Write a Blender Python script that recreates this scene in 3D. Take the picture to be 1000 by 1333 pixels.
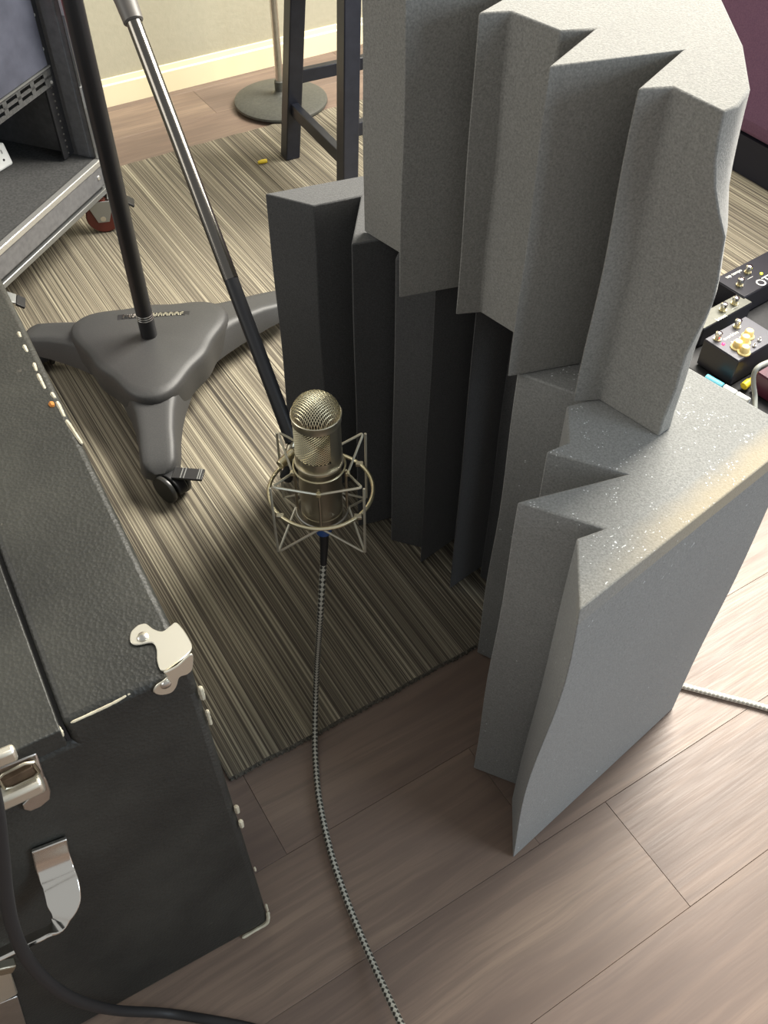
import bpy, bmesh, math, random
from mathutils import Vector, Matrix
random.seed(7)
for o in list(bpy.data.objects): bpy.data.objects.remove(o)
C = bpy.context.scene.collection
SC = bpy.context.scene

# ------------------------------------------------------------------ camera
CAM_H, F_PX, PITCH, ROLL = 1.33, 1209.1, math.radians(48.473), math.radians(-0.378)
fw = Vector((0, math.cos(PITCH), -math.sin(PITCH))); rt = Vector((1, 0, 0)); dn = fw.cross(rt)
RX = rt*math.cos(ROLL) + dn*math.sin(ROLL); DX = -rt*math.sin(ROLL) + dn*math.cos(ROLL)
cd = bpy.data.cameras.new('camera'); cam = bpy.data.objects.new('camera', cd); C.objects.link(cam)
up = -DX; bk = -fw
cam.matrix_world = Matrix(((RX.x, up.x, bk.x, 0), (RX.y, up.y, bk.y, 0), (RX.z, up.z, bk.z, CAM_H), (0, 0, 0, 1)))
cd.sensor_fit = 'VERTICAL'; cd.sensor_height = 36; cd.lens = 36*F_PX/1333.0; cd.clip_start = 0.02
SC.camera = cam

# ------------------------------------------------------------------ light
w = bpy.data.worlds.new('world'); SC.world = w; w.use_nodes = True
bg = w.node_tree.nodes['Background']; bg.inputs[0].default_value = (0.97, 0.97, 0.95, 1); bg.inputs[1].default_value = 0.36
def area(name, loc, target, sx, sy, power, col):
    l = bpy.data.lights.new(name, 'AREA'); l.shape = 'RECTANGLE'; l.size = sx; l.size_y = sy
    l.energy = power; l.color = col
    o = bpy.data.objects.new(name, l); C.objects.link(o); o.location = loc
    o.rotation_euler = (Vector(target)-Vector(loc)).to_track_quat('-Z', 'Y').to_euler()
    return o
area('window_daylight', (1.28, 2.48, 2.35), (0.1, 1.2, 0.3), 1.5, 1.6, 220, (1.0, 0.95, 0.85))
area('side_window_daylight', (2.9, -0.6, 1.7), (0.3, 0.9, 0.3), 1.2, 1.4, 42, (0.74, 0.87, 1.0))
area('left_bounce_fill', (-2.6, 0.5, 2.0), (0.1, 0.9, 0.4), 1.2, 1.4, 20, (1.0, 0.96, 0.88))  # soft fill added to imitate light bouncing off the room's left side
vs = SC.view_settings
vs.view_transform = 'Standard'; vs.look = 'None'; vs.gamma = 1; vs.use_curve_mapping = False; vs.exposure = 0.25

# ------------------------------------------------------------------ helpers
def ray(x, y):
    return RX*((x-500)/F_PX) + DX*((y-666.5)/F_PX) + fw
EYE = Vector((0, 0, CAM_H))
def at(x, y, z=0.0):
    d = ray(x, y); return EYE + d*((z-CAM_H)/d.z)
def onplane(x, y, p0, n):
    d = ray(x, y); return EYE + d*((p0-EYE).dot(n)/d.dot(n))

class MB:
    def __init__(s): s.v = []; s.f = []; s.uv = {}
    def add(s, vs, fs):
        b = len(s.v); s.v += [tuple(v) for v in vs]; s.f += [tuple(i+b for i in f) for f in fs]
        return b
    def box(s, c, size, ax=None):
        c = Vector(c); a = ax or (Vector((1,0,0)), Vector((0,1,0)), Vector((0,0,1)))
        h = [a[i]*(size[i]/2) for i in range(3)]
        vs = [c + h[0]*i + h[1]*j + h[2]*k for k in (-1,1) for j in (-1,1) for i in (-1,1)]
        s.add(vs, [(0,2,3,1),(4,5,7,6),(0,1,5,4),(2,6,7,3),(0,4,6,2),(1,3,7,5)]); return s
    def hexa(s, b, t):
        s.add(list(b)+list(t), [(3,2,1,0),(4,5,6,7),(0,1,5,4),(1,2,6,5),(2,3,7,6),(3,0,4,7)]); return s
    def prism(s, pts, z0, z1):
        n = len(pts)
        s.add([(p[0],p[1],z0) for p in pts]+[(p[0],p[1],z1) for p in pts],
              [tuple(range(n-1,-1,-1)), tuple(range(n,2*n))]+[(i,(i+1)%n,n+(i+1)%n,n+i) for i in range(n)]); return s
    def slab(s, pts, nrm, th):
        n = len(pts); nrm = Vector(nrm)
        s.add([Vector(p) for p in pts]+[Vector(p)+nrm*th for p in pts],
              [tuple(range(n-1,-1,-1)), tuple(range(n,2*n))]+[(i,(i+1)%n,n+(i+1)%n,n+i) for i in range(n)]); return s
    def tube(s, pts, r, seg=10, closed=False, caps=True):
        pts = [Vector(p) for p in pts]; n = len(pts)
        rr = r if isinstance(r, (list, tuple)) else [r]*n
        T = []
        for i in range(n):
            a = pts[(i-1) % n] if (closed or i > 0) else pts[0]
            b = pts[(i+1) % n] if (closed or i < n-1) else pts[-1]
            T.append((b-a).normalized())
        u = T[0].orthogonal().normalized(); base = len(s.v); L = 0
        for i in range(n):
            u = (u - T[i]*u.dot(T[i])).normalized(); v = T[i].cross(u)
            if i: L += (pts[i]-pts[i-1]).length
            for k in range(seg):
                a = 2*math.pi*k/seg
                s.uv[len(s.v)] = (L, k/seg)
                s.v.append(tuple(pts[i] + (u*math.cos(a)+v*math.sin(a))*rr[i]))
        for i in range(n if closed else n-1):
            for k in range(seg):
                a = base+i*seg; b = base+((i+1) % n)*seg
                s.f.append((a+k, a+(k+1) % seg, b+(k+1) % seg, b+k))
        if caps and not closed:
            s.f.append(tuple(base+k for k in range(seg-1,-1,-1))); s.f.append(tuple(base+(n-1)*seg+k for k in range(seg)))
        return s
    def lathe(s, prof, o=(0,0,0), axis=(0,0,1), seg=32, closed=False):
        # prof: (radius, distance along axis)
        o = Vector(o); ax = Vector(axis).normalized(); u = ax.orthogonal().normalized(); v = ax.cross(u)
        base = len(s.v); n = len(prof)
        for r, z in prof:
            for k in range(seg):
                a = 2*math.pi*k/seg; s.v.append(tuple(o+ax*z+(u*math.cos(a)+v*math.sin(a))*max(r, 1e-5)))
        for i in range(n if closed else n-1):
            for k in range(seg):
                a = base+i*seg; b = base+((i+1) % n)*seg
                s.f.append((a+k, a+(k+1) % seg, b+(k+1) % seg, b+k))
        if not closed:
            s.f.append(tuple(base+k for k in range(seg-1,-1,-1))); s.f.append(tuple(base+(n-1)*seg+k for k in range(seg)))
        return s
    def ribbon(s, pts, wid, nrm, th):
        # flat strap: per point a width vector (full width) and a thickness normal
        n = len(pts); base = len(s.v)
        for i in range(n):
            p = Vector(pts[i]); a = Vector(wid[i])/2; b = Vector(nrm[i]).normalized()*th/2
            for q in (p-a-b, p+a-b, p+a+b, p-a+b): s.v.append(tuple(q))
        for i in range(n-1):
            for k in range(4):
                a = base+i*4; b = a+4
                s.f.append((a+k, a+(k+1) % 4, b+(k+1) % 4, b+k))
        s.f.append((base+3, base+2, base+1, base)); e = base+(n-1)*4; s.f.append((e, e+1, e+2, e+3)); return s
    def build(s, name, mat, parent=None, bevel=0, seg=2, smooth=False, ang=35, label=None):
        me = bpy.data.meshes.new(name); me.from_pydata(s.v, [], s.f)
        bm = bmesh.new(); bm.from_mesh(me); bmesh.ops.recalc_face_normals(bm, faces=bm.faces)
        if s.uv:
            lay = bm.loops.layers.uv.new('UVMap')
            for f in bm.faces:
                for l in f.loops:
                    l[lay].uv = s.uv.get(l.vert.index, (0,0))
                vvals = [l[lay].uv[1] for l in f.loops]
                if len(f.loops) == 4 and max(vvals)-min(vvals) > .5:
                    for l in f.loops:
                        if l[lay].uv[1] < .4: l[lay].uv[1] += 1
        bm.to_mesh(me); bm.free()
        me.materials.append(mat)
        o = bpy.data.objects.new(name, me); C.objects.link(o)
        if parent is not None: o.parent = parent
        if bevel:
            m = o.modifiers.new('bevel', 'BEVEL'); m.width = bevel; m.segments = seg; m.limit_method = 'ANGLE'; m.angle_limit = math.radians(ang)
        if smooth or bevel:
            for p in me.polygons: p.use_smooth = True
            if hasattr(me, 'set_sharp_from_angle'): me.set_sharp_from_angle(angle=math.radians(50 if bevel else 40))
        if label: o['label'] = label
        return o

def thing(name, label, cat, group=None, loc=(0,0,0), rz=0):
    o = bpy.data.objects.new(name, None); C.objects.link(o); o.location = loc; o.rotation_euler = (0,0,rz)
    o.empty_display_size = .05
    return tag(o, label, cat, group)
def tag(o, label, cat, group=None):
    o['label'] = label; o['category'] = cat
    if group: o['group'] = group
    return o
def struct(o, label=None):
    o['kind'] = 'structure'
    if label: o['label'] = label
    return o
def smooth_path(pts, n=8):
    P = [Vector(p) for p in pts]; out = []
    for i in range(len(P)-1):
        p0 = P[max(i-1,0)]; p1 = P[i]; p2 = P[i+1]; p3 = P[min(i+2,len(P)-1)]
        for k in range(n):
            t = k/n
            out.append(.5*((2*p1)+(p2-p0)*t+(2*p0-5*p1+4*p2-p3)*t*t+(3*p1-p0-3*p2+p3)*t**3))
    out.append(P[-1]); return out

# ------------------------------------------------------------------ materials
def mat(name, col, rough=.6, metal=0, spec=.5):
    m = bpy.data.materials.new(name); m.use_nodes = True
    b = m.node_tree.nodes['Principled BSDF']
    b.inputs['Base Color'].default_value = (*col, 1); b.inputs['Roughness'].default_value = rough
    b.inputs['Metallic'].default_value = metal; b.inputs['Specular IOR Level'].default_value = spec
    return m
class NT:
    def __init__(s, m): s.t = m.node_tree; s.b = s.t.nodes['Principled BSDF']
    def n(s, typ, **kw):
        x = s.t.nodes.new(typ)
        for k, v in kw.items(): setattr(x, k, v)
        return x
    def l(s, a, b): s.t.links.new(a, b)
    def coord(s, out='Object', scale=(1,1,1)):
        tc = s.n('ShaderNodeTexCoord'); mp = s.n('ShaderNodeMapping'); mp.inputs['Scale'].default_value = scale
        s.l(tc.outputs[out], mp.inputs[0]); return mp.outputs[0]
    def noise(s, co, scale, detail=3, rough=.6):
        x = s.n('ShaderNodeTexNoise'); x.inputs['Scale'].default_value = scale; x.inputs['Detail'].default_value = detail
        x.inputs['Roughness'].default_value = rough
        s.l(co, x.inputs['Vector']); return x.outputs['Fac']
    def ramp(s, fac, stops):
        r = s.n('ShaderNodeValToRGB'); e = r.color_ramp.elements
        while len(e) < len(stops): e.new(.5)
        for i, (p, c) in enumerate(stops):
            e[i].position = p; e[i].color = (*c, 1) if len(c) == 3 else c
        s.l(fac, r.inputs[0]); return r.outputs[0]
    def mix(s, fac, a, b, mode='MIX'):
        x = s.n('ShaderNodeMix', data_type='RGBA', blend_type=mode)
        if isinstance(fac, (int, float)): x.inputs[0].default_value = fac
        else: s.l(fac, x.inputs[0])
        for i, v in ((6, a), (7, b)):
            if isinstance(v, tuple): x.inputs[i].default_value = (*v, 1)
            else: s.l(v, x.inputs[i])
        return x.outputs[2]
    def math(s, op, a, b=None):
        x = s.n('ShaderNodeMath', operation=op)
        for i, v in ((0, a), (1, b)):
            if v is None: continue
            if isinstance(v, (int, float)): x.inputs[i].default_value = v
            else: s.l(v, x.inputs[i])
        return x.outputs[0]
    def bump(s, h, strength=.3, dist=.002):
        x = s.n('ShaderNodeBump'); x.inputs['Strength'].default_value = strength; x.inputs['Distance'].default_value = dist
        s.l(h, x.inputs['Height']); s.l(x.outputs[0], s.b.inputs['Normal'])
    def col(s, c): s.l(c, s.b.inputs['Base Color'])

def noisy(name, c0, c1, scale, rough=.6, bump=.2, dist=.001, metal=0, sc=(1,1,1), spec=.5, detail=4):
    m = mat(name, c0, rough, metal, spec); t = NT(m); co = t.coord('Object', sc)
    f = t.noise(co, scale, detail); t.col(t.ramp(f, [(.35, c0), (.65, c1)]))
    if bump: t.bump(f, bump, dist)
    return m

M = {}
M['chrome'] = mat('chrome', (.80,.78,.73), .16, 1)
M['dark_chrome'] = mat('dark_chrome', (.17,.16,.145), .2, 1)
M['wire'] = mat('pale_nickel_wire', (.55,.52,.42), .42, .55)
M['steel'] = noisy('brushed_steel', (.62,.60,.56), (.70,.68,.64), 60, .28, .05, .0004, 1)
M['nickel'] = mat('satin_nickel', (.50,.46,.36), .34, 1)
M['nickel_light'] = mat('satin_nickel_light', (.62,.57,.44), .38, 1)
M['gold'] = mat('pale_gold_wire', (.74,.67,.46), .36, 1)
M['cream_reflect_chrome'] = mat('cream_reflect_chrome', (.86,.82,.70), .40, .9)  # cream tint and roughness stand in for the bright room's reflection
M['black'] = mat('black_plastic', (.018,.018,.02), .42)
M['matte_black'] = noisy('matte_black', (.014,.014,.016), (.022,.022,.024), 90, .6, .08)
M['black_paint'] = mat('black_paint', (.016,.016,.018), .34)
M['grip'] = mat('grey_brown_grip', (.115,.105,.095), .45)
M['rubber'] = mat('rubber', (.02,.02,.021), .55)
M['base'] = noisy('textured_grey_plastic', (.040,.040,.041), (.052,.052,.051), 420, .5, .25, .0005)
M['inner'] = mat('grille_inner', (.02,.019,.015), .8)
M['blue'] = mat('blue_collar', (.03,.09,.30), .4)
M['red_wheel'] = mat('red_urethane', (.13,.022,.014), .4)
M['grey_metal'] = mat('zinc', (.36,.37,.37), .42, .8)
M['clear_grey'] = mat('smoky_wheel', (.035,.035,.033), .3)
M['stoolpaint'] = noisy('navy_black_paint', (.012,.014,.022), (.018,.020,.030), 40, .38, .05)
M['castiron'] = noisy('cast_iron_paint', (.060,.060,.052), (.085,.085,.072), 120, .5, .2)
M['yellow'] = mat('yellow_plastic', (.75,.55,.03), .5)
M['white'] = mat('white_plastic', (.80,.82,.80), .45)
M['offwhite'] = noisy('bare_board', (.62,.58,.44), (.45,.40,.30), 80, .8, .2)
M['orange'] = mat('orange_chip', (.55,.20,.03), .7)
M['print'] = mat('white_print', (.72,.72,.66), .5)
M['led_red'] = mat('red_led', (.8,.02,.06), .3)
e = M['led_red'].node_tree.nodes['Principled BSDF']; e.inputs['Emission Color'].default_value = (1,.03,.12,1); e.inputs['Emission Strength'].default_value = 3
M['led_yellow'] = mat('yellow_led', (.7,.75,.02), .3)
e = M['led_yellow'].node_tree.nodes['Principled BSDF']; e.inputs['Emission Color'].default_value = (.9,.95,.05,1); e.inputs['Emission Strength'].default_value = 1.5
M['knob'] = mat('cream_knob', (.80,.62,.26), .35)
M['pedal_grey'] = noisy('pedal_grey', (.13,.13,.11), (.16,.16,.135), 60, .4, .05, .0003, .4)
M['pedal_black'] = mat('pedal_black', (.016,.016,.022), .35)
M['pedal_slate'] = mat('pedal_slate', (.10,.10,.115), .38, .3)
M['maroon_plastic'] = mat('maroon_plastic', (.075,.010,.026), .4)
M['lightblue'] = mat('light_blue_plastic', (.20,.62,.78), .4)
M['greycable'] = mat('grey_cable', (.30,.31,.28), .5)
M['rack_panel'] = noisy('blue_grey_panel', (.050,.054,.075), (.072,.077,.105), 14, .5, .06)
M['rack_wall'] = noisy('rack_grey_laminate', (.13,.13,.135), (.17,.17,.175), 70, .55, .1)
M['rack_felt'] = noisy('rack_dark_lining', (.035,.036,.036), (.07,.07,.07), 160, .8, .2)
M['alu'] = mat('aluminium', (.80,.80,.78), .42, .85)
M['red_device'] = mat('red_device', (.35,.03,.03), .5)
M['bronze'] = noisy('tarnished_bronze', (.10,.065,.04), (.16,.11,.07), 90, .45, .2, .001, .6)
M['cream_trim'] = noisy('cream_gloss_paint', (.86,.77,.52), (.88,.79,.55), 4, .4, .03)
M['skirt'] = mat('dark_skirt', (.012,.013,.025), .7)

# acoustic foam: fine open-cell speckle, lint, optional yellowing along an edge
def foam_mat(name, c0, c1, lint=0.0, yellow=None):
    m = mat(name, c0, .92, 0, .15); t = NT(m); co = t.coord('Object')
    f = t.noise(co, 420, 3, .7); g = t.noise(co, 9, 3)
    c = t.ramp(f, [(.30, tuple(v*.72 for v in c0)), (.70, c1)])
    c = t.mix(t.math('MULTIPLY', g, .45), c, tuple(v*.80 for v in c0))
    if yellow:
        (p, n, wd) = yellow           # ageing that fades away from one edge of the block
        sp = t.n('ShaderNodeVectorMath', operation='DOT_PRODUCT'); sp.inputs[1].default_value = n
        t.l(co, sp.inputs[0])
        d = t.math('ADD', sp.outputs['Value'], -Vector(p).dot(Vector(n)))
        d = t.math('ADD', d, t.math('MULTIPLY', t.math('ADD', t.noise(co, 14, 3), -.5), .03))
        fac = t.ramp(t.math('DIVIDE', d, wd), [(0, (1,1,1)), (.35, (.85,.85,.85)), (1, (0,0,0))])
        sx = t.n('ShaderNodeSeparateXYZ'); t.l(co, sx.inputs[0])
        topm = t.math('GREATER_THAN', sx.outputs[2], .585)
        sq = t.n('ShaderNodeVectorMath', operation='DOT_PRODUCT'); sq.inputs[1].default_value = (n[1], -n[0], 0); t.l(co, sq.inputs[0])
        along = t.math('ADD', sq.outputs['Value'], -(p[0]*n[1]-p[1]*n[0]))
        al = t.ramp(along, [(.04, (.15,.15,.15)), (.20, (1,1,1))])
        c = t.mix(t.math('MULTIPLY', t.math('MULTIPLY', fac, t.math('MULTIPLY', topm, al)), .50), c, (.46,.37,.22))
    if lint:
        v = t.n('ShaderNodeTexVoronoi'); v.inputs['Scale'].default_value = 210; v.inputs['Randomness'].default_value = 1
        wv = t.n('ShaderNodeTexNoise'); wv.inputs['Scale'].default_value = 60; t.l(co, wv.inputs['Vector'])
        mx = t.mix(.02, co, wv.outputs['Color'], 'ADD'); t.l(mx, v.inputs['Vector'])
        m1 = t.math('LESS_THAN', v.outputs['Distance'], .20)
        sel = t.math('GREATER_THAN', t.noise(co, 37, 2), .54)
        ge = t.n('ShaderNodeNewGeometry'); sn = t.n('ShaderNodeSeparateXYZ'); t.l(ge.outputs['True Normal'], sn.inputs[0])   # lint settles on the upward side
        rest = t.math('GREATER_THAN', t.noise(co, 61, 1), .66)
        sel = t.math('MULTIPLY', sel, t.math('MAXIMUM', t.math('GREATER_THAN', sn.outputs[2], .5), rest))
        c = t.mix(t.math('MULTIPLY', t.math('MULTIPLY', m1, sel), lint), c, (.80,.82,.84))
    t.col(c); t.bump(f, .55, .0012)
    t.b.inputs['Sheen Weight'].default_value = .25; t.b.inputs['Sheen Roughness'].default_value = .5
    return m

# case covering: pebbled black vinyl
def vinyl():
    m = mat('pebbled_black_vinyl', (.02,.02,.02), .5); t = NT(m); co = t.coord('Object')
    v = t.n('ShaderNodeTexVoronoi'); v.inputs['Scale'].default_value = 260; t.l(co, v.inputs['Vector'])
    g = t.noise(co, 7, 4); sc = t.noise(t.coord('Object', (1,1,6)), 22, 5)
    c = t.ramp(g, [(.35, (.022,.0225,.020)), (.7, (.043,.043,.037))])
    c = t.mix(t.math('MULTIPLY', t.math('GREATER_THAN', sc, .735), .18), c, (.25,.22,.18))
    t.col(c); t.bump(t.math('ADD', v.outputs['Distance'], t.math('MULTIPLY', t.noise(co, 500, 2), .5)), .45, .0012); return m
M['vinyl'] = vinyl()

def wood():
    m = mat('grey_brown_oak_laminate', (.3,.2,.15), .42, 0, .45); t = NT(m)
    oi = t.n('ShaderNodeObjectInfo'); tc = t.n('ShaderNodeTexCoord')
    off = t.n('ShaderNodeVectorMath', operation='ADD'); t.l(tc.outputs['Object'], off.inputs[0])
    sc = t.n('ShaderNodeVectorMath', operation='SCALE'); cb = t.n('ShaderNodeCombineXYZ')
    for i in range(3): t.l(oi.outputs['Random'], cb.inputs[i])
    t.l(cb.outputs[0], sc.inputs[0]); sc.inputs['Scale'].default_value = 37
    t.l(sc.outputs[0], off.inputs[1])
    def mp(s):
        x = t.n('ShaderNodeMapping'); x.inputs['Scale'].default_value = s; t.l(off.outputs[0], x.inputs[0]); return x.outputs[0]
    big = t.noise(mp((1.2,7,1)), 1.6, 4, .55)
    warp = t.n('ShaderNodeTexNoise'); warp.inputs['Scale'].default_value = 3; warp.inputs['Detail'].default_value = 3; t.l(mp((1,4,1)), warp.inputs['Vector'])
    gv = t.mix(.035, mp((1.5,1,1)), warp.outputs['Color'], 'ADD')
    gm = t.n('ShaderNodeMapping'); gm.inputs['Scale'].default_value = (1,38,1); t.l(gv, gm.inputs[0])
    grain = t.noise(gm.outputs[0], 2.2, 6, .65)
    fine = t.noise(mp((6,170,1)), 2.0, 3, .6)
    c = t.ramp(big, [(.30, (.150,.106,.084)), (.52, (.240,.176,.137)), (.72, (.305,.228,.172))])
    c = t.mix(t.ramp(grain, [(.42, (.55,.55,.55)), (.60, (0,0,0))]), c, (.155,.115,.095))
    c = t.mix(t.math('MULTIPLY', fine, .20), c, (.13,.095,.075))
    kn = t.n('ShaderNodeTexVoronoi'); kn.inputs['Scale'].default_value = 1.0; t.l(mp((2.2,4.5,1)), kn.inputs['Vector'])
    k1 = t.ramp(kn.outputs['Distance'], [(.02, (1,1,1)), (.10, (0,0,0))])
    c = t.mix(t.math('MULTIPLY', k1, .5), c, (.10,.065,.055))
    tint = t.ramp(oi.outputs['Random'], [(0, (.90,.88,.90)), (1, (1.06,1.03,1.0))])
    c = t.mix(1.0, c, tint, 'MULTIPLY')
    t.col(c); t.bump(t.math('ADD', grain, fine), .12, .0006)
    r = t.ramp(fine, [(.3, (.36,.36,.36)), (.7, (.50,.50,.50))]); t.l(r, t.b.inputs['Roughness'])
    return m
M['wood'] = wood()
M['joint'] = mat('plank_joint_dark', (.10,.07,.06), .9)  # dark brown joint colour between the planks

def rug():
    m = mat('woven_stripe_fibre', (.3,.25,.15), .75, 0, .25); t = NT(m); tc = t.n('ShaderNodeTexCoord')
    def mp(s):
        x = t.n('ShaderNodeMapping'); x.inputs['Scale'].default_value = s; t.l(tc.outputs['Object'], x.inputs[0]); return x.outputs[0]
    a = t.noise(mp((280,.5,0)), 1, 2, .7)
    b = t.noise(mp((640,1.6,0)), 1, 1, .5)
    g = t.noise(mp((26,.9,0)), 1, 2, .5)
    s = t.math('ADD', t.math('MULTIPLY', a, .62), t.math('MULTIPLY', b, .38))
    c = t.ramp(s, [(.40, (.060,.052,.042)), (.47, (.165,.142,.108)), (.535, (.31,.275,.20)), (.63, (.58,.53,.40))])
    c = t.mix(t.ramp(g, [(.40, (.42,.42,.42)), (.60, (0,0,0))]), c, (.10,.085,.066))
    wv = t.n('ShaderNodeTexWave', wave_type='BANDS', bands_direction='Y'); wv.inputs['Scale'].default_value = 150; t.l(tc.outputs['Object'], wv.inputs['Vector'])
    t.col(t.mix(t.math('MULTIPLY', wv.outputs['Fac'], .14), c, (.03,.025,.02)))
    t.bump(t.math('ADD', s, t.math('MULTIPLY', wv.outputs['Fac'], .1)), .7, .003); return m
M['rug'] = rug()
M['rug_edge'] = noisy('rug_edge_binding', (.06,.055,.045), (.16,.145,.115), 220, .9, .6, .003)

def wallmat():
    m = mat('beige_textured_paint', (.55,.5,.35), .7); t = NT(m); co = t.coord('Object')
    f = t.noise(co, 55, 4); t.col(t.ramp(f, [(.3, (.44,.415,.31)), (.7, (.47,.44,.33))])); t.bump(f, .25, .004); return m
M['wall'] = wallmat()
M['maroon'] = noisy('maroon_upholstery', (.15,.075,.14), (.20,.10,.175), 260, .85, .4, .001)

def braid(name, ca, cb, k=1.0):
    m = mat(name, ca, .5, 0, .5); t = NT(m); tc = t.n('ShaderNodeTexCoord'); sx = t.n('ShaderNodeSeparateXYZ'); t.l(tc.outputs['UV'], sx.inputs[0])
    u = t.math('MULTIPLY', sx.outputs[0], 150*k); v = t.math('MULTIPLY', sx.outputs[1], 4)
    a = t.math('SINE', t.math('MULTIPLY', t.math('ADD', u, v), math.pi)); b = t.math('SINE', t.math('MULTIPLY', t.math('SUBTRACT', u, v), math.pi))
    p = t.math('MULTIPLY', a, b)
    f = t.math('GREATER_THAN', p, .05)
    t.col(t.mix(f, ca, cb)); t.bump(p, .4, .001); return m
M['braid'] = braid('braided_jacket', (.50,.49,.42), (.05,.048,.04))
M['braid_white'] = braid('white_braided_jacket', (.72,.70,.62), (.40,.38,.33))

# ------------------------------------------------------------------ room shell
ANG = math.radians(32.0)
PD = Vector((math.cos(ANG), math.sin(ANG), 0)); QD = Vector((-math.sin(ANG), math.cos(ANG), 0))
WALL_Q = 2.888
floor = struct(MB().prism([(-2.6,-1.4),(4.6,-1.4),(4.6,WALL_Q+.1),(-2.6,WALL_Q+.1)], -.06, -.008).build('floor', M['joint']), 'grey brown oak plank floor')
floor.rotation_euler = (0,0,ANG)
PW = .1795; Q0 = .152
joints = {-2: .9, -1: -.2, 0: .602, 1: .478, 2: .158, 3: .55}
plank_cache = {}
for k in range(-8, 16):
    qa = Q0 + k*PW
    if qa > WALL_Q: break
    off = joints.get(k, random.uniform(0, 1.22))
    x = off - 1.22*3
    while x < 4.6:
        x0, x1 = max(x, -2.6), min(x+1.22, 4.6)
        if x1-x0 > .05:
            key = round(x1-x0, 3)
            if key not in plank_cache:
                L = x1-x0; g = .0002
                ob = MB().box((L/2, PW/2, -.004), (L-2*g, PW-2*g, .008)).build('plank', M['wood'], floor, bevel=.0004, seg=1)
                plank_cache[key] = ob.data; first = ob
            else:
                ob = bpy.data.objects.new('plank', plank_cache[key]); C.objects.link(ob); ob.parent = floor
                mm = ob.modifiers.new('bevel', 'BEVEL'); mm.width = .0004; mm.segments = 1; mm.limit_method = 'ANGLE'
            ob.location = (x0, qa, 0)
        x += 1.22
wall = struct(MB().prism([(-2.6,WALL_Q),(4.6,WALL_Q),(4.6,WALL_Q+.1),(-2.6,WALL_Q+.1)], -.008, 2.6).build('wall_back', M['wall']), 'beige textured wall')
wall.rotation_euler = (0,0,ANG)
bbp = [(0,0),(0,.078),(-.004,.082),(-.007,.080),(-.009,.066),(-.013,.062),(-.014,.004),(-.014,0)]
mb = MB(); n = len(bbp)
mb.add([(-2.6, WALL_Q-.0005+a, b) for a, b in bbp]+[(4.6, WALL_Q-.0005+a, b) for a, b in bbp],
       [tuple(range(n)), tuple(range(2*n-1,n-1,-1))]+[(i,(i+1)%n,n+(i+1)%n,n+i) for i in range(n)])
bb = struct(mb.build('baseboard_back', M['cream_trim']), 'cream painted moulded baseboard'); bb.rotation_euler = (0,0,ANG)

# ------------------------------------------------------------------ rug
def build_rug():
    x0, x1, y0, y1 = .138, 3.0, .657, 2.497
    root = thing('rug', 'beige and brown striped woven rug lying on the plank floor', 'rug', rz=ANG)
    nx, ny = 160, 4
    mb = MB(); vs = []; fs = []
    def edge(px, far): return .0006*math.sin(px*41)+.0006*math.sin(px*97+1)+.0009*math.sin(px*13)
    for j in range(ny+1):
        for i in range(nx+1):
            px = x0+(x1-x0)*i/nx; t = j/ny; py = y0+(y1-y0)*t
            if j == 0: py += edge(px, 0)
            if j == ny: py += edge(px+5, 1)*1.6
            vs.append((px, py, .0075))
    for j in range(ny):
        for i in range(nx):
            a = j*(nx+1)+i; fs.append((a, a+1, a+nx+2, a+nx+1))
    mb.add(vs, fs); mb.build('pile', M['rug'], root)
    e = MB()
    for (j, sgn) in ((0, -1), (ny, 1)):
        row = [Vector(vs[j*(nx+1)+i]) for i in range(nx+1)]
        vv = []; ff = []
        for p in row:
            vv += [p+Vector((0,-.004*sgn,-.0003)), p+Vector((0,.0015*sgn,-.0008)), p+Vector((0,.003*sgn,-.0072)), p+Vector((0,-.004*sgn,-.0072))]
        for i in range(nx):
            for k in range(3): ff.append((i*4+k, i*4+k+1, i*4+5+k, i*4+4+k))
        e.add(vv, ff)
    for px in (x0, x1): e.box((px, (y0+y1)/2, .0036), (.003, y1-y0, .0070))
    e.build('edge_binding', M['rug_edge'], root)
    fr = MB()
    for i in range(420):
        px = x0+(x1-x0)*(i+random.random())/420; yy = y0+edge(px,0)-.001
        h = random.uniform(.0015,.006)
        fr.box((px, yy-.0022, .0038), (.0022, .0035, h+.001))
    o = fr.build('fringe', M['rug_edge'], root); o['kind'] = 'stuff'
    return root
build_rug()
RUG = .0078

# ------------------------------------------------------------------ foam corner traps
def foam(name, label, bot, top, z0, z1, material, wob=.002, seed=0, nz=14, bev=.0022, edges=None):
    rnd = random.Random(seed); n = len(bot)
    ph = [(rnd.uniform(0,6), rnd.uniform(5,9), rnd.uniform(.4,1)) for _ in range(n)]
    mb = MB(); vs = []
    for j in range(nz+1):
        t = j/nz; env = math.sin(math.pi*t)
        for i in range(n):
            b = Vector((*bot[i], 0)); a = Vector((*top[i], 0)); p = b.lerp(a, t); zz = z0(bot[i]) if callable(z0) else z0; z = zz+(z1-zz)*t
            A = wob*ph[i][2]; s = A*env*math.sin(ph[i][0]+ph[i][1]*t)
            c = A*env*math.cos(ph[i][0]*1.7+ph[i][1]*.8*t)
            dx, dy = s, c
            if edges and i in edges:
                ex = edges[i](t); dx += ex[0]; dy += ex[1]
            vs.append((p.x+dx, p.y+dy, z))
    fs = [tuple(range(n-1,-1,-1)), tuple(range(nz*n, nz*n+n))]
    for j in range(nz):
        for i in range(n):
            fs.append((j*n+i, j*n+(i+1)%n, (j+1)*n+(i+1)%n, (j+1)*n+i))
    mb.add(vs, fs)
    o = mb.build(name, material, bevel=bev, seg=2, ang=25)
    return tag(o, label, 'acoustic foam')

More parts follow.
